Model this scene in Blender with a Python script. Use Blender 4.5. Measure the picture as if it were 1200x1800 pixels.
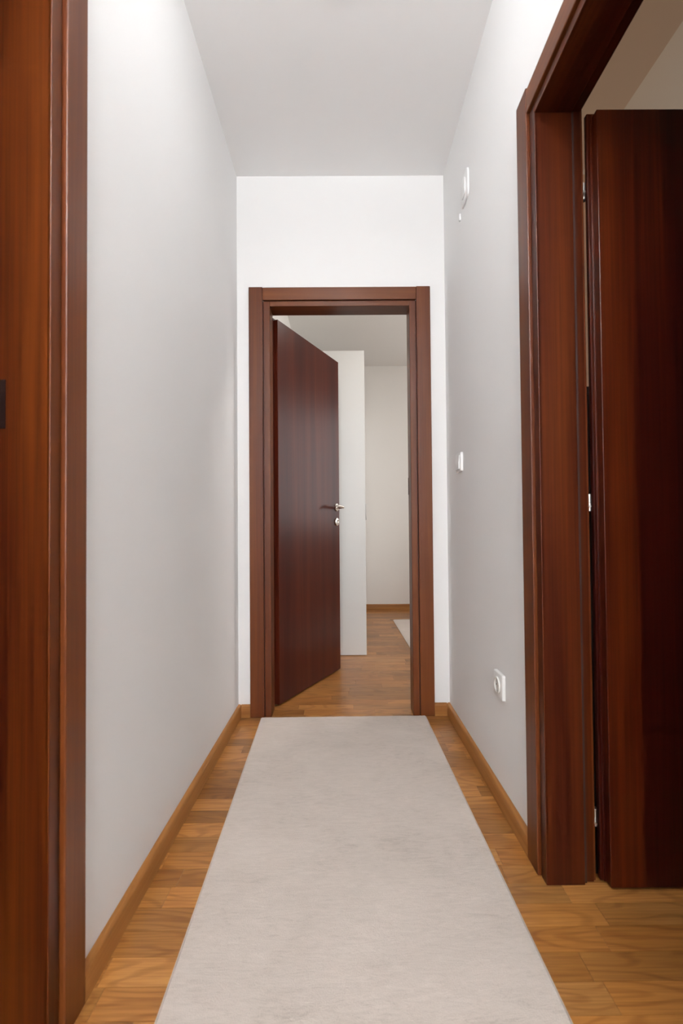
import bpy, bmesh, math, random
from mathutils import Matrix, Vector

for o in list(bpy.data.objects):
    bpy.data.objects.remove(o)
S = bpy.context.scene
C = S.collection

# ------------------------------------------------------------------ camera
F_PX = 830.0
PITCH, YAW, ROLL = 0.0197, 0.0042, 0.0082
CX, CY, CAM_H = 605.79, 917.47, 0.8929
cam_data = bpy.data.cameras.new('camera')
cam = bpy.data.objects.new('camera', cam_data)
C.objects.link(cam)
right = Vector((math.cos(YAW), -math.sin(YAW), 0))
fwd0 = Vector((math.sin(YAW), math.cos(YAW), 0))
up0 = Vector((0, 0, 1))
fwd = fwd0 * math.cos(PITCH) + up0 * math.sin(PITCH)
up = up0 * math.cos(PITCH) - fwd0 * math.sin(PITCH)
r2 = right * math.cos(ROLL) - up * math.sin(ROLL)
u2 = right * math.sin(ROLL) + up * math.cos(ROLL)
m = Matrix((r2, u2, -fwd)).transposed().to_4x4()
m.translation = (0, 0, CAM_H)
cam.matrix_world = m
cam_data.sensor_fit = 'VERTICAL'
cam_data.sensor_height = 36.0
cam_data.sensor_width = 24.0
cam_data.lens = F_PX * 36.0 / 1800.0
cam_data.shift_x = -(CX - 600) / 1800.0
cam_data.shift_y = (CY - 900) / 1800.0
cam_data.clip_start = 0.02
cam_data.dof.use_dof = True
cam_data.dof.focus_distance = 2.4
cam_data.dof.aperture_fstop = 4.5
S.camera = cam

# ------------------------------------------------------------------ world, light, exposure
W = bpy.data.worlds.new('World')
S.world = W
W.use_nodes = True
W.node_tree.nodes['Background'].inputs[0].default_value = (0.80, 0.88, 1.0, 1)
W.node_tree.nodes['Background'].inputs[1].default_value = 1.2

S.view_settings.view_transform = 'Standard'
S.view_settings.look = 'None'
S.view_settings.gamma = 1
S.view_settings.use_curve_mapping = False
S.view_settings.exposure = 0.12

LAMP_POS = (0.0, -0.95)
LAMP_STRENGTH = 640.0      # bulb disc of the added bowl lamp, shining up at the ceiling
SHADE_STRENGTH = 14.0
DOME_STRENGTH = 19.0       # added flush dome further down the corridor
#     # opal bowl around it
LAMP_COLOR = (0.945, 0.975, 1.0)


def area_light(name, loc, rot, sx, sy, power, col):
    d = bpy.data.lights.new(name, 'AREA')
    d.shape = 'RECTANGLE'
    d.size, d.size_y, d.energy, d.color = sx, sy, power, col
    o = bpy.data.objects.new(name, d)
    C.objects.link(o)
    o.location, o.rotation_euler = loc, rot
    return o


# added area lights outside the invented bedroom, hall and side-room windows
area_light('bedroom_daylight', (2.62, 4.1, 1.68), (0, math.radians(90), 0), 1.6, 2.2, 24, (1.0, 0.95, 0.90))
area_light('hall_daylight', (0, -2.42, 1.45), (math.radians(90), 0, 0), 0.8, 1.4, 72, (0.95, 0.975, 1.0))
area_light('side_room_daylight', (3.45, 1.75, 1.68), (0, math.radians(90), 0), 1.4, 0.8, 27, (1.0, 0.93, 0.85))


# ------------------------------------------------------------------ materials
def new_mat(name):
    mt = bpy.data.materials.new(name)
    mt.use_nodes = True
    nt = mt.node_tree
    return mt, nt, nt.nodes['Principled BSDF']


def N(nt, typ, **kw):
    n = nt.nodes.new(typ)
    for k, v in kw.items():
        setattr(n, k, v)
    return n


def ramp(nt, stops):
    r = N(nt, 'ShaderNodeValToRGB')
    el = r.color_ramp.elements
    while len(el) < len(stops):
        el.new(0.5)
    for e, (p, c) in zip(el, stops):
        e.position = p
        e.color = (*c, 1)
    return r


def paint(name, col, rough=0.65, bump=0.03):
    mt, nt, b = new_mat(name)
    L = nt.links
    tc = N(nt, 'ShaderNodeTexCoord')
    n1 = N(nt, 'ShaderNodeTexNoise')
    n1.inputs['Scale'].default_value = 1.3
    n1.inputs['Detail'].default_value = 4
    L.new(tc.outputs['Object'], n1.inputs['Vector'])
    r = ramp(nt, [(0.3, tuple(c * 0.975 for c in col)), (0.7, col)])
    L.new(n1.outputs[0], r.inputs[0])
    L.new(r.outputs[0], b.inputs['Base Color'])
    n2 = N(nt, 'ShaderNodeTexNoise')
    n2.inputs['Scale'].default_value = 140
    n2.inputs['Detail'].default_value = 3
    L.new(tc.outputs['Object'], n2.inputs['Vector'])
    bp = N(nt, 'ShaderNodeBump')
    bp.inputs['Strength'].default_value = bump
    bp.inputs['Distance'].default_value = 0.002
    L.new(n2.outputs[0], bp.inputs['Height'])
    L.new(bp.outputs[0], b.inputs['Normal'])
    b.inputs['Roughness'].default_value = rough
    b.inputs['Specular IOR Level'].default_value = 0.3
    return mt


def wood(name, axis, stops, rough=0.33, band=9.0, fine=130.0, spec=0.22, bump=0.05, seed=0.0, coords='Object'):
    """straight-grained varnished veneer, grain running along the given axis"""
    mt, nt, b = new_mat(name)
    L = nt.links
    tc = N(nt, 'ShaderNodeTexCoord')

    def layer(across, along, detail, dist=0.0):
        mp = N(nt, 'ShaderNodeMapping')
        sc = [across] * 3
        sc[axis] = along
        mp.inputs['Scale'].default_value = sc
        mp.inputs['Location'].default_value = (seed, seed * 1.7, seed * 0.6)
        n = N(nt, 'ShaderNodeTexNoise')
        n.inputs['Scale'].default_value = 1.0
        n.inputs['Detail'].default_value = detail
        n.inputs['Distortion'].default_value = dist
        L.new(tc.outputs[coords], mp.inputs[0])
        L.new(mp.outputs[0], n.inputs['Vector'])
        return n.outputs[0]
    a = layer(band, 0.35, 3, 0.4)
    c = layer(fine, 2.2, 4)
    g = layer(fine * 2.5, 3.0, 2)
    mx = N(nt, 'ShaderNodeMix', data_type='FLOAT')
    mx.inputs[0].default_value = 0.24
    L.new(a, mx.inputs[2])
    L.new(c, mx.inputs[3])
    mx2 = N(nt, 'ShaderNodeMix', data_type='FLOAT')
    mx2.inputs[0].default_value = 0.10
    L.new(mx.outputs[0], mx2.inputs[2])
    L.new(g, mx2.inputs[3])
    r = ramp(nt, stops)
    L.new(mx2.outputs[0], r.inputs[0])
    L.new(r.outputs[0], b.inputs['Base Color'])
    bp = N(nt, 'ShaderNodeBump')
    bp.inputs['Strength'].default_value = bump
    bp.inputs['Distance'].default_value = 0.001
    L.new(c, bp.inputs['Height'])
    L.new(bp.outputs[0], b.inputs['Normal'])
    b.inputs['Roughness'].default_value = rough
    b.inputs['Specular IOR Level'].default_value = spec
    return mt


MAH_SHADED = [(0.34, (0.020, 0.0027, 0.0014)), (0.47, (0.036, 0.0056, 0.0019)), (0.56, (0.058, 0.0105, 0.0026)), (0.68, (0.090, 0.020, 0.0038))]  # copy of the frame wood for jambs, their weaker light put into the colour
MAH_LIT = [(0.34, (0.060, 0.0115, 0.0032)), (0.47, (0.090, 0.0210, 0.0046)), (0.56, (0.124, 0.0325, 0.0066)), (0.68, (0.165, 0.048, 0.0095))]  # same wood, lighter copy for casings and end frame, brighter light in the colour
MAH_WARM = [(0.34, (0.018, 0.0020, 0.0009)), (0.46, (0.033, 0.0046, 0.0012)), (0.53, (0.062, 0.0120, 0.0016)), (0.66, (0.098, 0.0225, 0.0026))]  # left jamb's copy of the wood, its dim lighting put into the colour
MAH_END = [(0.34, (0.040, 0.0056, 0.0030)), (0.50, (0.062, 0.0098, 0.0040)), (0.66, (0.090, 0.0165, 0.0055))]
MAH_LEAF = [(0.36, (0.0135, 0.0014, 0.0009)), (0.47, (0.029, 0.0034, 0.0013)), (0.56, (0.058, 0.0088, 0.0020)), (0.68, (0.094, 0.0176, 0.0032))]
OAK_BASE = [(0.36, (0.24, 0.092, 0.022)), (0.5, (0.32, 0.132, 0.034)), (0.64, (0.40, 0.18, 0.052))]
M = {}
for i, ax in enumerate('xyz'):
    M['mah_' + ax] = wood('mahogany_veneer_' + ax, i, MAH_SHADED, seed=3.1 + i)
    M['cas_' + ax] = wood('mahogany_casing_' + ax, i, MAH_LIT, rough=0.36, spec=0.32, seed=9.1 + i)
    M['oak_' + ax] = wood('oak_skirting_' + ax, i, OAK_BASE, rough=0.38, band=20, fine=160, seed=1.3 + i)
M['mah_z3'] = wood('mahogany_veneer_warm', 2, MAH_WARM, band=14, seed=5.3)
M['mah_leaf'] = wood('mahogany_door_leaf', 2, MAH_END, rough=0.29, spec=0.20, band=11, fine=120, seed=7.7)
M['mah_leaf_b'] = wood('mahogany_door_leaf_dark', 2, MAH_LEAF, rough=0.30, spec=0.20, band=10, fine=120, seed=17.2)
M['mah_groove'] = wood('mahogany_shadow_groove', 2, [(0.3, (0.03, 0.006, 0.003)), (0.7, (0.06, 0.012, 0.005))], rough=0.5)
M['wall'] = paint('white_wall_paint', (0.905, 0.895, 0.885))
M['ceiling'] = paint('white_ceiling_paint', (0.92, 0.91, 0.90), rough=0.8)
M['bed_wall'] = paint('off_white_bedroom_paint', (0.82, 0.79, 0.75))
M['beige'] = paint('beige_side_room_paint', (0.72, 0.53, 0.37))
M['beige_ceiling'] = paint('cream_side_room_ceiling_paint', (0.76, 0.68, 0.57))


def parquet(name, per_object):
    mt, nt, b = new_mat(name)
    L = nt.links
    tc = N(nt, 'ShaderNodeTexCoord')
    if per_object:
        oi = N(nt, 'ShaderNodeObjectInfo')
        rnd = oi.outputs['Random']
    else:
        ge = N(nt, 'ShaderNodeNewGeometry')
        rnd = ge.outputs['Random Per Island']
    off = N(nt, 'ShaderNodeVectorMath', operation='SCALE')
    cmb = N(nt, 'ShaderNodeCombineXYZ')
    for k in range(3):
        mm = N(nt, 'ShaderNodeMath', operation='MULTIPLY')
        mm.inputs[1].default_value = (37.0, 91.0, 53.0)[k]
        L.new(rnd, mm.inputs[0])
        L.new(mm.outputs[0], cmb.inputs[k])
    add = N(nt, 'ShaderNodeVectorMath', operation='ADD')
    L.new(tc.outputs['Object'], add.inputs[0])
    L.new(cmb.outputs[0], add.inputs[1])
    nt.nodes.remove(off)

    def noise(scale, detail, dist=0.0):
        mp = N(nt, 'ShaderNodeMapping')
        mp.inputs['Scale'].default_value = scale
        n = N(nt, 'ShaderNodeTexNoise')
        n.inputs['Scale'].default_value = 1
        n.inputs['Detail'].default_value = detail
        n.inputs['Distortion'].default_value = dist
        L.new(add.outputs[0], mp.inputs[0])
        L.new(mp.outputs[0], n.inputs['Vector'])
        return n.outputs[0]
    fig = noise((2.4, 11, 3), 1.5, 0.3)
    # cathedral growth rings: contour lines of a smooth noise field
    sn = N(nt, 'ShaderNodeMath', operation='MULTIPLY')
    sn.inputs[1].default_value = 62.0
    L.new(fig, sn.inputs[0])
    si = N(nt, 'ShaderNodeMath', operation='SINE')
    L.new(sn.outputs[0], si.inputs[0])
    rr = N(nt, 'ShaderNodeMapRange')
    rr.inputs['From Min'].default_value = 0.1
    rr.inputs['From Max'].default_value = 1.0
    L.new(si.outputs[0], rr.inputs['Value'])
    grain = noise((7, 210, 60), 4)
    tone = noise((1.6, 3.0, 2), 2)
    base = ramp(nt, [(0.30, (0.31, 0.126, 0.028)), (0.5, (0.41, 0.180, 0.046)), (0.72, (0.50, 0.240, 0.074))])
    L.new(tone, base.inputs[0])
    ringm = N(nt, 'ShaderNodeMix', data_type='RGBA', blend_type='MULTIPLY')
    rfac = N(nt, 'ShaderNodeMath', operation='MULTIPLY')
    rfac.inputs[1].default_value = 0.58
    L.new(rr.outputs[0], rfac.inputs[0])
    L.new(rfac.outputs[0], ringm.inputs[0])
    L.new(base.outputs[0], ringm.inputs[6])
    ringm.inputs[7].default_value = (0.60, 0.50, 0.40, 1)
    gm = N(nt, 'ShaderNodeMix', data_type='RGBA', blend_type='MULTIPLY')
    gr = ramp(nt, [(0.35, (0.66, 0.58, 0.5)), (0.6, (1, 1, 1))])
    L.new(grain, gr.inputs[0])
    gm.inputs[0].default_value = 0.7
    L.new(ringm.outputs[2], gm.inputs[6])
    L.new(gr.outputs[0], gm.inputs[7])
    tm = N(nt, 'ShaderNodeMix', data_type='RGBA', blend_type='MULTIPLY')
    tm.inputs[0].default_value = 1.0
    L.new(gm.outputs[2], tm.inputs[6])
    if per_object:
        L.new(oi.outputs['Color'], tm.inputs[7])
    else:
        tr = ramp(nt, [(0.0, (0.66, 0.6, 0.54)), (1.0, (1.08, 1.06, 1.02))])
        L.new(rnd, tr.inputs[0])
        L.new(tr.outputs[0], tm.inputs[7])
    L.new(tm.outputs[2], b.inputs['Base Color'])
    bp = N(nt, 'ShaderNodeBump')
    bp.inputs['Strength'].default_value = 0.08
    bp.inputs['Distance'].default_value = 0.001
    L.new(grain, bp.inputs['Height'])
    L.new(bp.outputs[0], b.inputs['Normal'])
    b.inputs['Roughness'].default_value = 0.30
    b.inputs['Specular IOR Level'].default_value = 0.5
    return mt


M['parquet'] = parquet('varnished_oak_strip', True)
M['parquet_far'] = parquet('varnished_oak_strips', False)


def rug_mat(name, light, dark):
    mt, nt, b = new_mat(name)
    L = nt.links
    tc = N(nt, 'ShaderNodeTexCoord')

    def noise(scale, detail, dist=0.0, rough=0.55):
        mp = N(nt, 'ShaderNodeMapping')
        mp.inputs['Scale'].default_value = scale
        n = N(nt, 'ShaderNodeTexNoise')
        n.inputs['Scale'].default_value = 1
        n.inputs['Detail'].default_value = detail
        n.inputs['Roughness'].default_value = rough
        n.inputs['Distortion'].default_value = dist
        L.new(tc.outputs['Object'], mp.inputs[0])
        L.new(mp.outputs[0], n.inputs['Vector'])
        return n.outputs[0]
    big = noise((2.6, 3.4, 1), 5, 0.5, 0.62)
    streak = noise((16, 85, 1), 6, 1.6, 0.75)
    pile = noise((420, 420, 420), 2)
    s1 = N(nt, 'ShaderNodeMix', data_type='FLOAT')
    s1.inputs[0].default_value = 0.52
    L.new(big, s1.inputs[2])
    L.new(streak, s1.inputs[3])
    s2 = N(nt, 'ShaderNodeMix', data_type='FLOAT')
    s2.inputs[0].default_value = 0.15
    L.new(s1.outputs[0], s2.inputs[2])
    L.new(pile, s2.inputs[3])
    mid = tuple((a * 2.2 + d) / 3.2 for a, d in zip(light, dark))
    r = ramp(nt, [(0.30, dark), (0.46, mid), (0.62, light)])
    L.new(s2.outputs[0], r.inputs[0])
    L.new(r.outputs[0], b.inputs['Base Color'])
    hm = N(nt, 'ShaderNodeMix', data_type='FLOAT')
    hm.inputs[0].default_value = 0.5
    L.new(streak, hm.inputs[2])
    L.new(pile, hm.inputs[3])
    bp = N(nt, 'ShaderNodeBump')
    bp.inputs['Strength'].default_value = 0.5
    bp.inputs['Distance'].default_value = 0.004
    L.new(hm.outputs[0], bp.inputs['Height'])
    L.new(bp.outputs[0], b.inputs['Normal'])
    b.inputs['Roughness'].default_value = 0.95
    b.inputs['Specular IOR Level'].default_value = 0.1
    b.inputs['Sheen Weight'].default_value = 0.15
    return mt


M['rug'] = rug_mat('beige_mottled_pile', (0.71, 0.62, 0.555), (0.425, 0.362, 0.313))
M['rug_binding'] = rug_mat('beige_rug_binding', (0.68, 0.61, 0.53), (0.55, 0.49, 0.42))


def simple(name, col, rough=0.4, metal=0.0, spec=0.5, var=0.04, scale=40):
    mt, nt, b = new_mat(name)
    L = nt.links
    tc = N(nt, 'ShaderNodeTexCoord')
    n = N(nt, 'ShaderNodeTexNoise')
    n.inputs['Scale'].default_value = scale
    L.new(tc.outputs['Object'], n.inputs['Vector'])
    r = ramp(nt, [(0.3, tuple(c * (1 - var) for c in col)), (0.7, col)])
    L.new(n.outputs[0], r.inputs[0])
    L.new(r.outputs[0], b.inputs['Base Color'])
    b.inputs['Roughness'].default_value = rough
    b.inputs['Metallic'].default_value = metal
    b.inputs['Specular IOR Level'].default_value = spec
    return mt


M['plastic'] = simple('white_plastic', (0.84, 0.83, 0.81), 0.28, var=0.01)
M['plastic_warm'] = simple('warm_white_plastic', (0.78, 0.76, 0.71), 0.35, var=0.01)
M['hole'] = simple('dark_socket_hole', (0.02, 0.02, 0.02), 0.6)
M['nickel'] = simple('satin_nickel', (0.72, 0.66, 0.60), 0.22, 1.0)
M['steel'] = simple('zinc_plated_steel', (0.75, 0.73, 0.70), 0.3, 1.0)
M['bronze'] = simple('dark_strike_plate', (0.010, 0.003, 0.002), 0.8, 0.0, 0.1)
M['wardrobe'] = simple('white_melamine', (0.80, 0.80, 0.78), 0.38, var=0.01, scale=3)
M['black'] = wood('black_brown_laminate', 2, [(0.3, (0.006, 0.005, 0.006)), (0.7, (0.013, 0.011, 0.011))], rough=0.5, spec=0.3)
M['seal'] = simple('brown_rubber_seal', (0.03, 0.012, 0.008), 0.7)
M['upvc'] = simple('white_window_plastic', (0.85, 0.85, 0.84), 0.3, var=0.01)

mt, nt, b = new_mat('opal_lamp_glass')
b.inputs['Base Color'].default_value = (0.9, 0.89, 0.87, 1)
b.inputs['Emission Color'].default_value = (*LAMP_COLOR, 1)
b.inputs['Emission Strength'].default_value = LAMP_STRENGTH
M['lamp_core'] = mt
mt, nt, b = new_mat('opal_lamp_bowl')
b.inputs['Base Color'].default_value = (0.9, 0.89, 0.87, 1)
b.inputs['Emission Color'].default_value = (*LAMP_COLOR, 1)
b.inputs['Emission Strength'].default_value = SHADE_STRENGTH
M['lamp_glass'] = mt
mt, nt, b = new_mat('opal_bedroom_dome')
b.inputs['Base Color'].default_value = (0.9, 0.89, 0.87, 1)
b.inputs['Emission Color'].default_value = (1.0, 0.96, 0.92, 1)
b.inputs['Emission Strength'].default_value = 46.0
M['bedroom_lamp_glass'] = mt
mt, nt, b = new_mat('opal_corridor_dome')
b.inputs['Base Color'].default_value = (0.9, 0.89, 0.87, 1)
b.inputs['Emission Color'].default_value = (*LAMP_COLOR, 1)
b.inputs['Emission Strength'].default_value = DOME_STRENGTH
M['dome_lamp_glass'] = mt

mt, nt, b = new_mat('window_glass')
tr = N(nt, 'ShaderNodeBsdfTransparent')
gl = N(nt, 'ShaderNodeBsdfGlossy')
gl.inputs['Roughness'].default_value = 0.02
fr = N(nt, 'ShaderNodeFresnel')
mxs = N(nt, 'ShaderNodeMixShader')
nt.links.new(fr.outputs[0], mxs.inputs[0])
nt.links.new(tr.outputs[0], mxs.inputs[1])
nt.links.new(gl.outputs[0], mxs.inputs[2])
nt.links.new(mxs.outputs[0], nt.nodes['Material Output'].inputs['Surface'])
M['glass'] = mt


# ------------------------------------------------------------------ mesh helpers
def add_box(bm, x0, x1, y0, y1, z0, z1, bev=0.0, seg=2):
    geo = bmesh.ops.create_cube(bm, size=1.0)
    vs = geo['verts']
    for v in vs:
        v.co = Vector(((x0 + x1) / 2 + v.co.x * (x1 - x0), (y0 + y1) / 2 + v.co.y * (y1 - y0), (z0 + z1) / 2 + v.co.z * (z1 - z0)))
    if bev > 0:
        es = list({e for v in vs for e in v.link_edges})
        bmesh.ops.bevel(bm, geom=es, offset=bev, segments=seg, affect='EDGES', profile=0.5)


def add_lathe(bm, prof, seg=32, mat=None):
    """profile of (r, z) revolved about z, then moved by mat"""
    mat = mat or Matrix.Identity(4)
    rings = []
    for r, z in prof:
        if r < 1e-6:
            rings.append([bm.verts.new(mat @ Vector((0, 0, z)))])
        else:
            rings.append([bm.verts.new(mat @ Vector((r * math.cos(2 * math.pi * k / seg), r * math.sin(2 * math.pi * k / seg), z))) for k in range(seg)])
    for a, b_ in zip(rings, rings[1:]):
        for k in range(seg):
            k2 = (k + 1) % seg
            if len(a) == 1 and len(b_) == 1:
                continue
            if len(a) == 1:
                bm.faces.new((a[0], b_[k], b_[k2]))
            elif len(b_) == 1:
                bm.faces.new((a[k], b_[0], a[k2]))
            else:
                bm.faces.new((a[k], b_[k], b_[k2], a[k2]))


def add_tube(bm, pts, radii, seg=16, flat=1.0):
    pts = [Vector(p) for p in pts]
    rings = []
    ref = Vector((0, 0, 1))
    for i, p in enumerate(pts):
        t = (pts[min(i + 1, len(pts) - 1)] - pts[max(i - 1, 0)]).normalized()
        a = t.cross(ref)
        if a.length < 1e-3:
            a = t.cross(Vector((1, 0, 0)))
        a.normalize()
        b_ = a.cross(t).normalized()
        rings.append([bm.verts.new(p + a * radii[i] * flat * math.cos(2 * math.pi * k / seg) + b_ * radii[i] * math.sin(2 * math.pi * k / seg)) for k in range(seg)])
    for r0, r1 in zip(rings, rings[1:]):
        for k in range(seg):
            bm.faces.new((r0[k], r0[(k + 1) % seg], r1[(k + 1) % seg], r1[k]))
    bm.faces.new(rings[0][::-1])
    bm.faces.new(rings[-1])


def obj(name, bm, mat, parent=None, smooth=False):
    bmesh.ops.recalc_face_normals(bm, faces=bm.faces[:])
    me = bpy.data.meshes.new(name)
    bm.to_mesh(me)
    bm.free()
    me.materials.append(M[mat] if isinstance(mat, str) else mat)
    if smooth:
        me.polygons.foreach_set('use_smooth', [True] * len(me.polygons))
        try:
            me.set_sharp_from_angle(angle=math.radians(35))
        except Exception:
            pass
    o = bpy.data.objects.new(name, me)
    C.objects.link(o)
    if parent:
        o.parent = parent
    return o


def boxes(name, lst, mat, parent=None, bev=0.0, seg=2):
    bm = bmesh.new()
    for bx in lst:
        add_box(bm, *bx, bev=bev, seg=seg)
    return obj(name, bm, mat, parent)


def tag(o, label, cat, group=None, kind=None):
    o['label'] = label
    o['category'] = cat
    if group:
        o['group'] = group
    if kind:
        o['kind'] = kind
    return o


def struct(o, label, cat):
    return tag(o, label, cat, kind='structure')


def empty(name, loc=(0, 0, 0), rz=0.0):
    o = bpy.data.objects.new(name, None)
    o.empty_display_size = 0.1
    C.objects.link(o)
    o.location = loc
    o.rotation_euler = (0, 0, rz)
    return o


# ------------------------------------------------------------------ dimensions
XL, XR, D, HC = -0.511, 0.511, 2.303, 2.651
T = 0.115                       # wall thickness
YB = -2.2                       # corridor back wall
BY0, BY1, BH = D + T, 5.395, 2.791      # bedroom
BX0, BX1 = -0.47, 2.40
RX1, RY0 = 3.20, -1.6           # right-hand room
LX0 = -2.9                      # left-hand room
LIP, GAP, CAS = 0.030, 0.004, 0.068
# door openings (clear)
E0, E1, EH = -0.350, 0.334, 1.999       # end wall, along x
R0, R1, RH = 0.505, 1.200, 1.973        # right wall, along y
L0, L1, LH = 0.120, 0.815, 1.973        # left wall, along y
K0, K1, KZ0, KZ1 = -0.40, 0.40, 0.75, 2.15     # window added in the back wall to light the corridor, along x
RO = 0.022                              # wall is cut this much wider than the clear opening

# ------------------------------------------------------------------ floor with parquet strips
Y_ANCH, PITCH_ROW = 0.948, 0.0653
FX0, FX1, FY0, FY1 = LX0 - 0.1, RX1 + 0.1, YB - 0.35, BY1 + 0.1
floor = boxes('floor', [(FX0, FX1, FY0, FY1, -0.12, -0.012)], 'seal')
struct(floor, 'golden brown oak strip parquet floor running through all rooms', 'floor')
rng = random.Random(11)
LENS = [0.28, 0.35, 0.42, 0.49, 0.56]
strip_mesh = {}
for ln in LENS:
    bm = bmesh.new()
    add_box(bm, -ln / 2 + 0.0004, ln / 2 - 0.0004, -PITCH_ROW / 2 + 0.0004, PITCH_ROW / 2 - 0.0004, -0.012, 0)
    me = bpy.data.meshes.new('parquet_strip')
    bm.to_mesh(me)
    bm.free()
    me.materials.append(M['parquet'])
    strip_mesh[ln] = me
anchors = {4: -0.428, 3: 0.541, 2: 0.594, 1: 0.56, -1: 0.505}   # row -> x of one joint seen in the photo
dark_rows = {11: 0.70, 4: 0.86, 1: 0.84}
far_bm = bmesh.new()
k0 = int(math.floor((FY0 - Y_ANCH) / PITCH_ROW)) + 1
k1 = int(math.floor((FY1 - Y_ANCH) / PITCH_ROW))
n_strips = 0
for k in range(k0, k1):
    yc = Y_ANCH + (k + 0.5) * PITCH_ROW
    a = anchors.get(k, rng.uniform(-0.5, 0.5))
    spans = []
    x = a
    while x < FX1 - 0.6:
        ln = rng.choice(LENS)
        spans.append((x, x + ln, ln))
        x += ln
    x = a
    while x > FX0 + 0.6:
        ln = rng.choice(LENS)
        spans.append((x - ln, x, ln))
        x -= ln
    for (xa, xb, ln) in spans:
        if yc < 2.42:
            vis = yc > 0.80 and xb > -0.5 and xa < 0.5
            if 0.70 < yc < 1.27 and xb > 0.3 and xa < 1.15:
                vis = True
        else:
            vis = xb > -0.36 and xa < 0.36 + 0.13 * (yc - 2.4) and yc < 5.40
        if vis:
            o = bpy.data.objects.new('parquet_strip', strip_mesh[ln])
            C.objects.link(o)
            o.parent = floor
            o.location = ((xa + xb) / 2, yc, 0)
            v = rng.choice((0.74, 0.84, 0.92, 1.0, 1.06, 1.12)) * rng.uniform(0.97, 1.03)
            if k in dark_rows and xa < 0:
                v = dark_rows[k]
            w = rng.uniform(-0.03, 0.03)
            o.color = (v, v * (0.985 + w), v * (0.96 + 2 * w), 1)
            n_strips += 1
        else:
            add_box(far_bm, xa + 0.0003, xb - 0.0003, yc - PITCH_ROW / 2 + 0.0003, yc + PITCH_ROW / 2 - 0.0003, -0.012, 0)
far = obj('parquet_strips', far_bm, 'parquet_far', floor)
far['kind'] = 'stuff'
print('individual strips', n_strips)

# ------------------------------------------------------------------ walls and ceilings
def cas_top(h):
    return h + RO


bm = bmesh.new()
wl = [(XL - T, XL, YB, L0 - RO, 0, HC), (XL - T, XL, L0 - RO, L1 + RO, cas_top(LH), HC), (XL - T, XL, L1 + RO, D, 0, HC)]
struct(boxes('wall_left', wl, 'wall'), 'white painted corridor wall behind the doorway with the orange-lit jamb', 'wall')
wr = [(XR, XR + T, YB, R0 - RO, 0, HC), (XR, XR + T, R0 - RO, R1 + RO, cas_top(RH), HC), (XR, XR + T, R1 + RO, D, 0, HC)]
struct(boxes('wall_right', wr, 'wall'), 'white painted corridor wall carrying the light switch and socket', 'wall')
we = [(XL - T, E0 - RO, D, D + T, 0, BH), (E0 - RO, E1 + RO, D, D + T, cas_top(EH), BH), (E1 + RO, XR + T, D, D + T, 0, BH)]
struct(boxes('wall_end', we, 'wall'), 'white painted wall around the half-open door at the corridor end', 'wall')
struct(boxes('wall_back', [(XL - T, K0, YB - T, YB, 0, HC), (K1, XR + T, YB - T, YB, 0, HC), (K0, K1, YB - T, YB, 0, KZ0), (K0, K1, YB - T, YB, KZ1, HC)], 'wall'), 'white wall with a window at the other end of the corridor', 'wall')
struct(boxes('ceiling', [(XL - T, XR + T, YB - T, D, HC, HC + 0.1)], 'ceiling'), 'plain white corridor ceiling', 'ceiling')
# bedroom shell
struct(boxes('wall_bedroom_back', [(BX0 - 0.1, BX1 + 0.1, BY1, BY1 + 0.1, 0, BH)], 'bed_wall'), 'off-white bedroom wall seen through the half-open door', 'wall')
struct(boxes('wall_bedroom_left', [(BX0 - 0.1, BX0, BY0, BY1, 0, BH)], 'bed_wall'), 'off-white bedroom wall behind the white wardrobe', 'wall')
WY0, WY1, WZ0, WZ1 = 3.0, 5.2, 0.9, 2.46
struct(boxes('wall_bedroom_right', [(BX1, BX1 + 0.15, BY0 - T, WY0, 0, BH), (BX1, BX1 + 0.15, WY1, BY1 + 0.1, 0, BH),
                                    (BX1, BX1 + 0.15, WY0, WY1, 0, WZ0), (BX1, BX1 + 0.15, WY0, WY1, WZ1, BH)], 'bed_wall'), 'off-white bedroom wall with the window', 'wall')
struct(boxes('wall_bedroom_front', [(XR + T, BX1, D + 0.06, BY0, 0, BH)], 'bed_wall'), 'off-white bedroom wall beside the corridor door', 'wall')
struct(boxes('ceiling_bedroom', [(BX0 - 0.1, BX1 + 0.15, BY0, BY1 + 0.1, BH, BH + 0.1)], 'bed_wall'), 'off-white bedroom ceiling above the white wardrobe', 'ceiling')
# right-hand room shell
SY0, SY1 = 1.35, 2.15
struct(boxes('wall_side_room_back', [(XR + T, RX1, D, D + 0.06, 0, HC)], 'beige'), 'beige wall glimpsed through the hinge gap of the wide open door', 'wall')
struct(boxes('wall_side_room_right', [(RX1, RX1 + 0.15, RY0 - 0.1, SY0, 0, HC), (RX1, RX1 + 0.15, SY1, D + 0.06, 0, HC),
                                      (RX1, RX1 + 0.15, SY0, SY1, 0, WZ0), (RX1, RX1 + 0.15, SY0, SY1, WZ1, HC)], 'beige'), 'beige wall of the side room with its window', 'wall')
struct(boxes('wall_side_room_front', [(XR + T, RX1, RY0 - 0.1, RY0, 0, HC)], 'beige'), 'beige wall of the side room opposite the door', 'wall')
struct(boxes('ceiling_side_room', [(XR + T, RX1 + 0.15, RY0 - 0.1, D + 0.06, HC, HC + 0.1)], 'beige_ceiling'), 'cream ceiling of the side room above the wide open door', 'ceiling')
struct(boxes('ceiling_beam', [(XR + T, 1.055, RY0, D, 2.45, HC)], 'beige'), 'beige dropped ceiling beam above the wide open door', 'beam')
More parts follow.
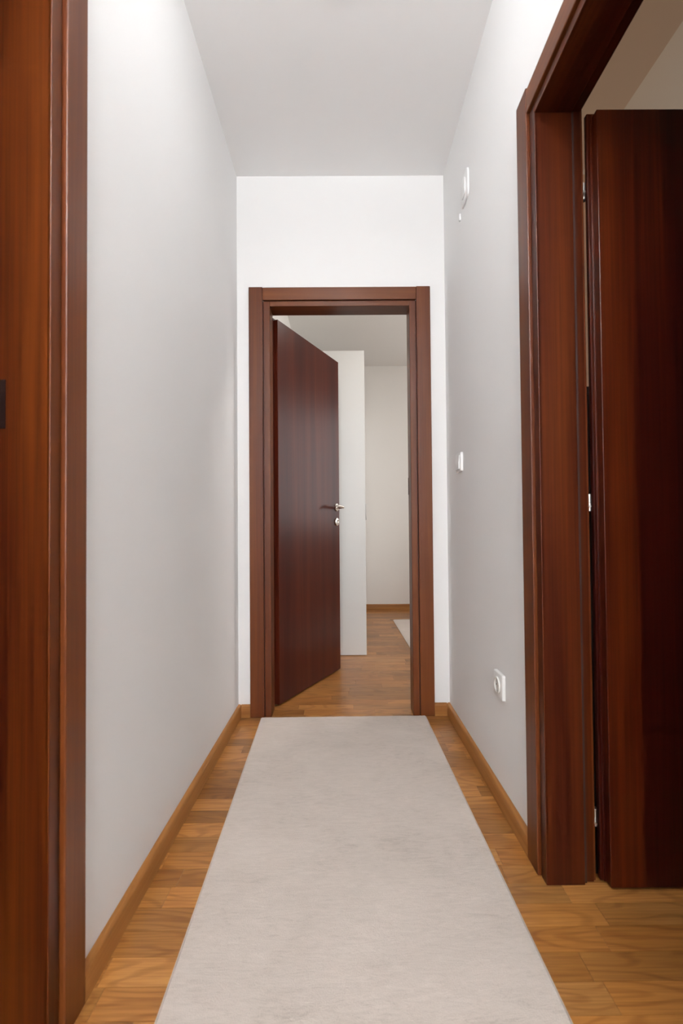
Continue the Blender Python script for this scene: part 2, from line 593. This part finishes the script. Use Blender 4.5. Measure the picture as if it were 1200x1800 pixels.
# left-hand room shell
struct(boxes('wall_left_room_back', [(LX0, XL - T, D, D + T, 0, HC)], 'wall'), 'white far wall of the room beyond the near doorway', 'wall')
struct(boxes('wall_left_room_left', [(LX0 - 0.1, LX0, RY0 - 0.1, D + T, 0, HC)], 'wall'), 'white outer wall of the room beyond the near doorway', 'wall')
struct(boxes('wall_left_room_front', [(LX0, XL - T, RY0 - 0.1, RY0, 0, HC)], 'wall'), 'white near wall of the room beyond the near doorway', 'wall')
struct(boxes('ceiling_left_room', [(LX0 - 0.1, XL - T, RY0 - 0.1, D + T, HC, HC + 0.1)], 'ceiling'), 'white ceiling of the room beyond the near doorway', 'ceiling')


def window(name, x, y0, y1, z0, z1, label):
    e = empty(name, (x + 0.06, (y0 + y1) / 2, z0))
    w, h = (y1 - y0) / 2, z1 - z0
    for s in (-1, 1):
        boxes('window_frame', [(-0.03, 0.03, s * w - (0.06 if s > 0 else 0), s * w + (0 if s > 0 else 0.06), 0, h)], 'upvc', e, 0.004)
    boxes('window_frame', [(-0.03, 0.03, -w + 0.06, w - 0.06, 0, 0.06)], 'upvc', e, 0.004)
    boxes('window_frame', [(-0.03, 0.03, -w + 0.06, w - 0.06, h - 0.06, h)], 'upvc', e, 0.004)
    boxes('mullion', [(-0.03, 0.03, -0.04, 0.04, 0.06, h - 0.06)], 'upvc', e, 0.004)
    for s in (-1, 1):
        ya, yb = sorted((s * 0.04, s * (w - 0.06)))
        boxes('pane', [(-0.004, 0.004, ya, yb, 0.06, h - 0.06)], 'glass', e)
    struct(e, label, 'window')
    return e


window('window_1', BX1, WY0, WY1, WZ0, WZ1, 'white framed two-pane bedroom window')  # unseen window, invented as the bedroom's daylight source
wb = window('window_3', 0, K0, K1, KZ0, KZ1, 'white framed two-pane window at the back end of the corridor')  # unseen window, added to even out the light on the corridor walls
wb.location = (0, YB - 0.06, KZ0)
wb.rotation_euler = (0, 0, -math.pi / 2)
window('window_2', RX1, SY0, SY1, WZ0, WZ1, 'white framed two-pane window of the side room')  # unseen window, added to brighten the side room's ceiling and far wall


# ------------------------------------------------------------------ baseboards
def baseboard(name, p0, p1, side, label):
    """60 mm oak skirting from p0 to p1; side = unit vector pointing into the room"""
    p0, p1, n = Vector((*p0, 0)), Vector((*p1, 0)), Vector((*side, 0))
    prof = [(0, 0), (0.015, 0), (0.015, 0.050), (0.0135, 0.0545), (0.011, 0.058), (0.007, 0.060), (0, 0.060)]
    bm = bmesh.new()
    rings = [[bm.verts.new(p + n * a + Vector((0, 0, z))) for a, z in prof] for p in (p0, p1)]
    for k in range(len(prof)):
        k2 = (k + 1) % len(prof)
        bm.faces.new((rings[0][k], rings[0][k2], rings[1][k2], rings[1][k]))
    bm.faces.new(rings[0])
    bm.faces.new(rings[1][::-1])
    ax = 'x' if abs((p1 - p0).x) > abs((p1 - p0).y) else 'y'
    o = obj(name, bm, 'oak_' + ax, smooth=True)
    struct(o, label, 'baseboard')
    return o


CO = LIP + GAP + CAS     # casing outer edge measured from the clear opening
baseboard('baseboard_left', (XL, L1 + CO), (XL, D), (1, 0), 'oak skirting board along the corridor wall opposite the socket')
baseboard('baseboard_right', (XR, R1 + CO), (XR, D), (-1, 0), 'oak skirting board below the light switch and socket')
baseboard('baseboard_end_left', (XL + 0.015, D), (E0 - CO, D), (0, -1), 'short oak skirting piece by the hinge side of the end door')
baseboard('baseboard_end_right', (E1 + CO, D), (XR - 0.015, D), (0, -1), 'short oak skirting piece by the open side of the end door')
baseboard('baseboard_left_rear', (XL, YB), (XL, L0 - CO), (1, 0), 'oak skirting on the corridor wall before the near doorway')
baseboard('baseboard_right_rear', (XR, YB), (XR, R0 - CO), (-1, 0), 'oak skirting on the corridor wall before the side room')
baseboard('baseboard_bedroom_back', (0.20, BY1), (BX1, BY1), (0, -1), 'oak skirting board along the bedroom wall beyond the rug')
baseboard('baseboard_bedroom_right', (BX1, BY0), (BX1, BY1 - 0.015), (-1, 0), 'oak skirting board under the bedroom window')
baseboard('baseboard_side_room', (1.2, D), (RX1, D), (0, -1), 'oak skirting board on the beige side room wall')


# ------------------------------------------------------------------ door frames
def door_frame(name, origin, rz, w, h, label, side_extra=0.0, strike_x=None, mz='mah_z'):
    """local x runs across the clear opening 0..w, y=0 is the corridor wall face and +y goes into the wall, z up"""
    e = empty(name, origin, rz)
    horizontal = 'cas_x' if mz == 'cas_z' else 'mah_x'
    dep = T + 0.003
    step = 0.090          # depth of the main reveal before the rebate
    reb = 0.011           # rebate width
    for s in (0, 1):
        def X(a, b_):     # distances outward from the clear opening
            return (-b_, -a) if s == 0 else (w + a, w + b_)
        x0, x1 = X(0, LIP)
        # lining: lip in front of the wall, reveal, rebate
        xm0, xm1 = X(0, 0.020)
        xr0, xr1 = X(reb, 0.020)
        bm = bmesh.new()
        add_box(bm, x0, x1, -0.007, -0.0005, 0, h + 0.024, 0.0015)
        add_box(bm, xm0, xm1, -0.0045, step, 0, h + 0.020, 0.0012)
        add_box(bm, xr0, xr1, step - 0.002, dep, 0, h + 0.020, 0.0008)
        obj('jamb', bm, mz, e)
        xg0, xg1 = X(LIP - 0.001, LIP + GAP + 0.001)
        boxes('groove', [(xg0, xg1, -0.003, -0.0005, 0, h + 0.026)], 'mah_groove', e)
        xc0, xc1 = X(LIP + GAP, CO)
        boxes('casing', [(xc0, xc1, -0.0155, -0.0005, 0, h + 0.092 + side_extra)], 'cas_z', e, 0.0025)
        xs0, xs1 = X(reb - 0.004, reb)
        boxes('seal', [(xs0, xs1, step, step + 0.008, 0, h + 0.010)], 'seal', e)
        # casing on the room side of the wall
        xo0, xo1 = X(reb + 0.004, 0.080)
        boxes('casing', [(xo0, xo1, T + 0.0005, T + 0.010, 0, h + 0.082)], 'cas_z', e, 0.002)
    bm = bmesh.new()
    add_box(bm, 0.0, w, -0.0068, -0.0005, h, h + 0.024, 0.0015)
    add_box(bm, -0.0005, w + 0.0005, -0.0045, step, h, h + 0.020, 0.0012)
    add_box(bm, -0.010, w + 0.010, step - 0.002, dep, h + reb, h + 0.020, 0.0008)
    obj('head_jamb', bm, horizontal, e)
    boxes('groove', [(-LIP, w + LIP, -0.003, -0.0005, h + 0.023, h + 0.029)], 'mah_groove', e)
    boxes('head_casing', [(-LIP - GAP + 0.0002, w + LIP + GAP - 0.0002, -0.0148, -0.0005, h + 0.028, h + 0.090)], 'cas_x', e, 0.0025)
    boxes('head_casing', [(-reb - 0.0035, w + reb + 0.0035, T + 0.0005, T + 0.0095, h + 0.020, h + 0.082)], 'cas_x', e, 0.002)
    # strike plate on the closing jamb
    if strike_x is not None:
        s = strike_x
        a, b_ = ((-0.0012, 0.0012) if s == 0 else (w - 0.0012, w + 0.0012))
        sp = boxes('strike_plate', [(a, b_, 0.070, 0.086, 1.075, 1.16)], 'bronze', e, 0.0006)
    struct(e, label, 'door frame')
    return e


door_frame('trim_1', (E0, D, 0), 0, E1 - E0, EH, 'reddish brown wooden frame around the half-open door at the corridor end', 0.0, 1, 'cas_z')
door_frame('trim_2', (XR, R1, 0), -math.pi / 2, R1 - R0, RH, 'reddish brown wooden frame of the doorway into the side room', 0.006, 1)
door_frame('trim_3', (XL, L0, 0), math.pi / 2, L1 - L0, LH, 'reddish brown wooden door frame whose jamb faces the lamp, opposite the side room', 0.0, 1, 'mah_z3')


# ------------------------------------------------------------------ door leaves
def lever_set(parent, x, z, sgn, yface):
    """nickel lever on a round rose; sgn -1 = on the corridor face"""
    face = yface
    mt_ = Matrix.Translation((x, face, z)) @ Matrix.Rotation(math.radians(90) * (1 if sgn < 0 else -1), 4, 'X')
    bm = bmesh.new()
    pts, rad = [], []
    for i in range(9):
        t = i / 8
        ang = t * math.pi / 2
        # neck leaves the face, then sweeps round towards the hinge side
        pts.append((x - 0.022 * (1 - math.cos(ang)), face + sgn * (0.004 + 0.030 + 0.022 * math.sin(ang)) if t > 0 else face + sgn * 0.004, z))
        rad.append(0.0090)
    for i in range(1, 13):
        t = i / 12
        pts.append((x - 0.022 - 0.098 * t, face + sgn * (0.056 - 0.010 * math.sin(t * math.pi)), z + 0.008 * math.sin(t * math.pi) - 0.010 * t * t))
        rad.append(0.0092 - 0.0022 * t if t < 0.99 else 0.004)
    add_tube(bm, pts, rad, 16)
    h = obj('door_handle', bm, 'nickel', parent, True)
    bm = bmesh.new()
    add_lathe(bm, [(0, 0), (0.0255, 0), (0.026, 0.004), (0.0235, 0.008), (0.014, 0.0095), (0.012, 0.013), (0, 0.013)], 36, mt_)
    obj('rose', bm, 'nickel', h, True)
    mk = Matrix.Translation((x, face, z - 0.092)) @ Matrix.Rotation(math.radians(90) * (1 if sgn < 0 else -1), 4, 'X')
    bm = bmesh.new()
    add_lathe(bm, [(0, 0), (0.0255, 0), (0.026, 0.004), (0.0235, 0.008), (0.012, 0.009), (0.010, 0.005), (0, 0.005)], 36, mk)
    ks = obj('key_escutcheon', bm, 'nickel', parent, True)
    y0, y1 = sorted((face + sgn * 0.004, face + sgn * 0.0062))
    boxes('keyhole', [(x - 0.0022, x + 0.0022, y0, y1, z - 0.103, z - 0.083)], 'hole', ks, 0.0008)


HINGE_Z = (0.155, 0.962, 1.782)


def door_leaf(name, origin, rz, w, h, mat, label, mirror=1, both=True, handle_z=1.046):
    """local x = along the leaf from the hinge, y: 0 is the corridor face, +y*mirror the thickness with its rebated lip"""
    e = empty(name, origin, rz)
    mr = mirror

    def Y(a, b_):
        return (a, b_) if mr > 0 else (-b_, -a)
    bm = bmesh.new()
    add_box(bm, 0, w, *Y(0, 0.0255), 0.008, h - 0.012, 0.002)
    obj('leaf_panel', bm, mat, e)
    bm = bmesh.new()
    add_box(bm, -0.0125, w + 0.0125, *Y(0.0255, 0.040), 0.008, h, 0.003, 3)
    add_box(bm, -0.0045, w + 0.0045, *Y(0.0225, 0.0258), 0.008, h - 0.006, 0.0012)
    obj('rebate_lip', bm, mat, e)
    for hz in HINGE_Z:
        cxh, cyh = -0.0118, mr * 0.0478
        bm = bmesh.new()
        add_lathe(bm, [(0, 0.0005), (0.0062, 0.0005), (0.0068, 0.0012), (0.0068, 0.0215), (0.0062, 0.022), (0, 0.022)], 20, Matrix.Translation((cxh, cyh, hz)))
        add_lathe(bm, [(0, -0.022), (0.0062, -0.022), (0.0068, -0.0215), (0.0068, -0.0012), (0.0062, -0.0005), (0, -0.0005)], 20, Matrix.Translation((cxh, cyh, hz)))
        hg = obj('hinge', bm, 'steel', e, True)
        bm = bmesh.new()
        add_tube(bm, [(cxh + 0.004, cyh - mr * 0.002, hz + 0.010), (-0.0125 + 0.010, mr * 0.034, hz + 0.008)], [0.0032, 0.0032], 12)
        add_tube(bm, [(cxh - 0.003, cyh - mr * 0.003, hz - 0.010), (cxh - 0.006, cyh - mr * 0.016, hz - 0.010)], [0.0032, 0.0032], 12)
        obj('hinge_pin', bm, 'steel', hg, True)
        bm = bmesh.new()
        add_lathe(bm, [(0, -0.0245), (0.005, -0.0245), (0.0064, -0.0225), (0.0064, -0.0219), (0, -0.0219)], 20, Matrix.Translation((cxh, cyh, hz)))
        obj('hinge_cap', bm, 'hole', hg, True)
    if mr > 0:
        lever_set(e, w - 0.042, handle_z, -1, 0.0)
        if both:
            lever_set(e, w - 0.042, handle_z, 1, 0.040)
    else:
        lever_set(e, w - 0.042, handle_z, 1, 0.0)
        if both:
            lever_set(e, w - 0.042, handle_z, -1, -0.040)
    bm = bmesh.new()
    add_box(bm, w + 0.0002, w + 0.0018, *Y(0.002, 0.022), handle_z - 0.16, handle_z + 0.07, 0.0004)
    obj('lock_faceplate', bm, 'steel', e)
    struct(e, label, 'door')
    return e


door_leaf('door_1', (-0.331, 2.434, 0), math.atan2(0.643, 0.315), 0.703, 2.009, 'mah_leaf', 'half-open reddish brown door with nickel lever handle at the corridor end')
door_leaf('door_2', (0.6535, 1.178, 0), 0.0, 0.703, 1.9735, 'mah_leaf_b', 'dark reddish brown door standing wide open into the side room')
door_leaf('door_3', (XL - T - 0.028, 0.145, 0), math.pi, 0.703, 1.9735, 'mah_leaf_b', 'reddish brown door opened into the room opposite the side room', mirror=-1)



# ------------------------------------------------------------------ rugs
def rug(name, quad, thick, label, cat_group=None):
    """quad: far-left, far-right, near-right, near-left on the floor; rounded pile edge and a sewn binding"""
    fl, fr_, nr, nl = [Vector((*p, 0)) for p in quad]
    cen = (fl + fr_ + nr + nl) / 4
    rr_ = random.Random(5)
    nx, ny = 48, 96
    bm = bmesh.new()

    def P(u, v):
        return (fl.lerp(fr_, u)).lerp(nl.lerp(nr, u), v) - cen
    grid = [[None] * (nx + 1) for _ in range(ny + 1)]
    for j in range(ny + 1):
        for i in range(nx + 1):
            p = P(i / nx, j / ny)
            edge = i in (0, nx) or j in (0, ny)
            z = thick * (0.45 if edge else 1.0) + (0 if edge else rr_.uniform(-0.0004, 0.0004))
            jx = rr_.uniform(-0.0008, 0.0008) if edge else 0
            grid[j][i] = bm.verts.new(p + Vector((jx, jx, z)))
    for j in range(ny):
        for i in range(nx):
            bm.faces.new((grid[j][i], grid[j][i + 1], grid[j + 1][i + 1], grid[j + 1][i]))
    # second row in: pull to the rim so that the pile rolls over its edge
    ring = [grid[0][i] for i in range(nx + 1)] + [grid[j][nx] for j in range(1, ny + 1)] + [grid[ny][i] for i in range(nx - 1, -1, -1)] + [grid[j][0] for j in range(ny - 1, 0, -1)]
    low = [bm.verts.new((v.co.x, v.co.y, 0.0004)) for v in ring]
    for a in range(len(ring)):
        b2 = (a + 1) % len(ring)
        bm.faces.new((ring[a], ring[b2], low[b2], low[a]))
    for j in range(ny + 1):
        for i in range(nx + 1):
            if 0 < i < nx and 0 < j < ny:
                v = grid[j][i]
                u_, w_ = i / nx, j / ny
                if i == 1:
                    u_ = 0.006
                if i == nx - 1:
                    u_ = 1 - 0.006
                if j == 1:
                    w_ = 0.003
                if j == ny - 1:
                    w_ = 1 - 0.003
                p = P(u_, w_)
                v.co.x, v.co.y = p.x, p.y
    e = empty(name, cen)
    obj('pile', bm, 'rug', e, True)
    bm = bmesh.new()
    pts = [P(u, v) for u, v in ((0, 0), (1, 0), (1, 1), (0, 1), (0, 0))]
    for a, b2 in zip(pts, pts[1:]):
        add_tube(bm, [a + Vector((0, 0, 0.0026)), b2 + Vector((0, 0, 0.0026))], [0.0024, 0.0024], 8)
    obj('binding', bm, 'rug_binding', e, True)
    tag(e, label, 'rug')
    return e


rug('runner_rug', ((-0.396, 2.272), (0.389, 2.277), (0.412, 0.28), (-0.326, 0.28)), 0.010, 'long pale beige mottled runner rug on the corridor floor')
rug('area_rug', ((0.495, 4.725), (2.05, 4.72), (2.05, 3.0), (0.510, 3.0)), 0.010, 'pale beige rug on the bedroom floor beyond the half-open door')


# ------------------------------------------------------------------ wall fittings
def rot_to_wall(o):
    # local: x along the wall (towards the end wall), y out of the wall, z up -> on the right-hand wall
    o.rotation_euler = (0, 0, math.radians(90))


def rounded_plate(bm, w, h, y0, y1, r, bev=0.002, seg=6):
    pts = []
    for cx_, cz_, a0 in ((w / 2 - r, h / 2 - r, 0), (-w / 2 + r, h / 2 - r, 90), (-w / 2 + r, -h / 2 + r, 180), (w / 2 - r, -h / 2 + r, 270)):
        for k in range(seg + 1):
            a = math.radians(a0 + 90 * k / seg)
            pts.append((cx_ + r * math.cos(a), cz_ + r * math.sin(a)))
    lay = [(1.0, y0), (1.0, y1 - bev), ((w / 2 - bev * 0.4) / (w / 2), y1 - bev * 0.4), ((w / 2 - bev) / (w / 2), y1)]
    rings = [[bm.verts.new((x * s, y, z * s)) for x, z in pts] for s, y in lay]
    n = len(pts)
    for a, b2 in zip(rings, rings[1:]):
        for k in range(n):
            bm.faces.new((a[k], a[(k + 1) % n], b2[(k + 1) % n], b2[k]))
    bm.faces.new(rings[0][::-1])
    bm.faces.new(rings[-1])


# light switch
sw = empty('light_switch', (XR, 2.035, 1.185))
rot_to_wall(sw)
bm = bmesh.new()
rounded_plate(bm, 0.082, 0.082, 0.0, 0.011, 0.006, 0.003)
obj('cover_plate', bm, 'plastic', sw, True)
bm = bmesh.new()
vs = []
for x in (-0.029, 0.029):
    for y, z in ((0.0112, -0.029), (0.0165, -0.029), (0.0165, -0.003), (0.0125, 0.029), (0.0112, 0.029)):
        vs.append(bm.verts.new((x, y, z)))
bm.faces.new(vs[:5])
bm.faces.new(vs[5:][::-1])
for k in range(5):
    bm.faces.new((vs[k], vs[(k + 1) % 5], vs[5 + (k + 1) % 5], vs[5 + k]))
obj('rocker', bm, 'plastic', sw)
tag(sw, 'white rocker light switch on the corridor wall above the socket', 'switch')

# power socket
so = empty('power_socket', (XR, 1.548, 0.388))
rot_to_wall(so)
bm = bmesh.new()
rounded_plate(bm, 0.086, 0.082, 0.0, 0.011, 0.006, 0.003)
# square cover with a raised collar around a round well
Ry = Matrix.Rotation(math.radians(-90), 4, 'X')
obj('cover_plate', bm, 'plastic', so, True)
bm = bmesh.new()
add_lathe(bm, [(0.0265, 0.0112), (0.0265, 0.0150), (0.0250, 0.0160), (0.0215, 0.0160), (0.0200, 0.0150), (0.0196, 0.0116), (0, 0.0116)], 40, Ry)
wl_ = obj('socket_well', bm, 'plastic_warm', so, True)
for s in (-1, 1):
    bm = bmesh.new()
    add_lathe(bm, [(0, 0.0117), (0.0028, 0.0117), (0.0028, 0.0120), (0, 0.0120)], 16, Matrix.Translation((s * 0.0095, 0, 0)) @ Ry)
    obj('contact_hole', bm, 'hole', wl_)
    bm = bmesh.new()
    add_box(bm, -0.0025, 0.0025, 0.0117, 0.0150, s * 0.0178 - 0.0012, s * 0.0178 + 0.0012, 0.0004)
    obj('earth_clip', bm, 'steel', wl_)
tag(so, 'white round-well power socket low on the corridor wall', 'socket')

# door chime high on the wall
ch = empty('door_chime', (XR, 1.895, 2.285))
rot_to_wall(ch)
bm = bmesh.new()
rounded_plate(bm, 0.105, 0.120, 0.0, 0.007, 0.024, 0.003, 8)
obj('housing', bm, 'wall', ch, True)
bm = bmesh.new()
for v in ():
    pass
rounded_plate(bm, 0.056, 0.072, 0.0072, 0.012, 0.016, 0.002, 8)
obj('front_cover', bm, 'wall', ch, True)
for q in range(4):
    boxes('sound_slot', [(-0.016, 0.016, 0.0118, 0.0124, -0.020 + q * 0.010, -0.0185 + q * 0.010)], 'plastic_warm', ch)
tag(ch, 'small white rounded chime box high on the corridor wall', 'chime')
cl = empty('cable_clip', (XR, 1.985, 2.225))
rot_to_wall(cl)
bm = bmesh.new()
rounded_plate(bm, 0.018, 0.030, 0.0, 0.006, 0.006, 0.002)
obj('clip_body', bm, 'wall', cl, True)
bm = bmesh.new()
add_lathe(bm, [(0, 0.0061), (0.003, 0.0061), (0.0028, 0.0070), (0, 0.0073)], 14, Matrix.Translation((0, 0, 0.004)) @ Ry)
obj('nail_head', bm, 'wall', cl, True)
tag(cl, 'tiny white clip on the wall just below the chime box', 'clip')


# ------------------------------------------------------------------ bedroom wardrobe
wd = empty('wardrobe', (0, 0, 0))
WX0, WX1, WYa, WYb, WH = -0.445, 0.164, 3.405, 5.375, 2.204
wd.location = ((WX0 + WX1) / 2, (WYa + WYb) / 2, 0)
ox, oy = wd.location.x, wd.location.y


def wbox(name, x0, x1, y0, y1, z0, z1, mat='wardrobe', parent=wd, bev=0.001):
    return boxes(name, [(x0 - ox, x1 - ox, y0 - oy, y1 - oy, z0, z1)], mat, parent, bev)


wbox('side_panel', WX0, WX1, WYa, WYa + 0.018, 0.004, WH)
wbox('side_panel', WX0, WX1 - 0.02, WYb - 0.018, WYb, 0.004, WH)
wbox('top_panel', WX0, WX1 - 0.021, WYa + 0.0185, WYb - 0.0185, WH - 0.018, WH)
wbox('plinth', WX0 + 0.02, WX1 - 0.06, WYa + 0.019, WYb - 0.019, 0.0, 0.07)
wbox('back_panel', WX0, WX0 + 0.008, WYa + 0.019, WYb - 0.019, 0.07, WH - 0.019)
nd = 4
dw = (WYb - WYa - 0.02) / nd
for k in range(nd):
    ya = WYa + 0.0195 + k * dw
    dr = wbox('wardrobe_door', WX1 - 0.019, WX1 - 0.001, ya, ya + dw - 0.003, 0.075, WH - 0.002)
    yh = ya + dw - 0.05 if k % 2 == 0 else ya + 0.04
    bm = bmesh.new()
    add_tube(bm, [(WX1 - ox, yh - oy, 0.98), (WX1 + 0.025 - ox, yh - oy, 0.985), (WX1 + 0.025 - ox, yh - oy, 1.115), (WX1 - ox, yh - oy, 1.12)], [0.005] * 4, 10)
    obj('handle', bm, 'steel', dr, True)
tag(wd, 'tall plain white wardrobe in the bedroom behind the half-open door', 'wardrobe')

# ------------------------------------------------------------------ dark chest behind the open door in the side room
cb = empty('dark_cabinet', (0.645 + 0.24, 1.238 + 0.28, 0))
boxes('carcass', [(-0.24, 0.24, -0.28, 0.28, 0.0, 1.250)], 'black', cb, 0.002)
boxes('top_board', [(-0.242, 0.262, -0.283, 0.283, 1.2505, 1.270)], 'black', cb, 0.002)
for k in range(4):
    z0 = 0.06 + k * 0.297
    dr = boxes('drawer_front', [(0.2405, 0.258, -0.275, 0.275, z0, z0 + 0.290)], 'black', cb, 0.002)
    bm = bmesh.new()
    add_lathe(bm, [(0, 0), (0.006, 0), (0.006, 0.012), (0.013, 0.018), (0.012, 0.024), (0, 0.026)], 20, Matrix.Translation((0.258, 0, z0 + 0.145)) @ Matrix.Rotation(math.radians(90), 4, 'Y'))
    obj('knob', bm, 'steel', dr, True)
tag(cb, 'black-brown chest of drawers hidden behind the wide open door', 'cabinet')

# ------------------------------------------------------------------ added bowl lamp behind the camera, out of view, for ceiling bounce
lamp = empty('ceiling_lamp', (LAMP_POS[0], LAMP_POS[1], HC))
bm = bmesh.new()
add_lathe(bm, [(0, -0.0005), (0.06, -0.0005), (0.06, -0.018), (0.052, -0.026), (0.008, -0.030), (0, -0.030)], 48)
obj('canopy', bm, 'plastic', lamp, True)
bm = bmesh.new()
add_tube(bm, [(0, 0, -0.029), (0, 0, -0.47)], [0.006, 0.006], 14)
obj('stem', bm, 'steel', lamp, True)
bm = bmesh.new()
add_lathe(bm, [(0.008, -0.455), (0.15, -0.455), (0.15, -0.465), (0.008, -0.465)], 48)
obj('light_disc', bm, 'lamp_core', lamp, True)
bm = bmesh.new()
bowl = [(0.19 * math.sin(a), -0.44 - 0.10 * math.cos(a)) for a in [math.pi / 2 * k / 12 for k in range(1, 13)]]
inner = [(r * 0.965, z + 0.004) for r, z in reversed(bowl)]
add_lathe(bm, [(0, -0.54)] + bowl + inner + [(0, -0.536)], 48)
obj('opal_bowl', bm, 'lamp_glass', lamp, True)
bm = bmesh.new()
add_lathe(bm, [(0, -0.565), (0.006, -0.562), (0.010, -0.552), (0.006, -0.544), (0.016, -0.5405), (0, -0.5405)], 24)
obj('finial', bm, 'steel', lamp, True)
tag(lamp, 'opal glass bowl lamp hanging from the corridor ceiling', 'lamp')

# ------------------------------------------------------------------ added flush dome lamps, out of view
def dome_lamp(name, loc, r, glass, label):
    e = empty(name, loc)
    bm = bmesh.new()
    add_lathe(bm, [(0, -0.0005), (r * 0.9, -0.0005), (r * 0.9, -0.018), (r * 0.86, -0.022), (0, -0.022)], 48)
    obj('mount', bm, 'plastic', e, True)
    bm = bmesh.new()
    add_lathe(bm, [(0, -0.0225)] + [(r * math.cos(a), -0.0225 - r * 0.5 * math.sin(a)) for a in [k * math.pi / 2 / 12 for k in range(12)]] + [(0, -0.0225 - r * 0.5)], 48)
    obj('opal_dome', bm, glass, e, True)
    tag(e, label, 'lamp')


dome_lamp('corridor_lamp', (0, 1.12, HC), 0.11, 'dome_lamp_glass', 'flush opal dome lamp on the corridor ceiling near the side room door')  # invented dome, lights the corridor walls but not the near jambs
dome_lamp('bedroom_lamp', (1.05, 2.95, BH), 0.17, 'bedroom_lamp_glass', 'shallow opal dome lamp on the bedroom ceiling')  # invented dome, brightens the wardrobe side and bedroom wall
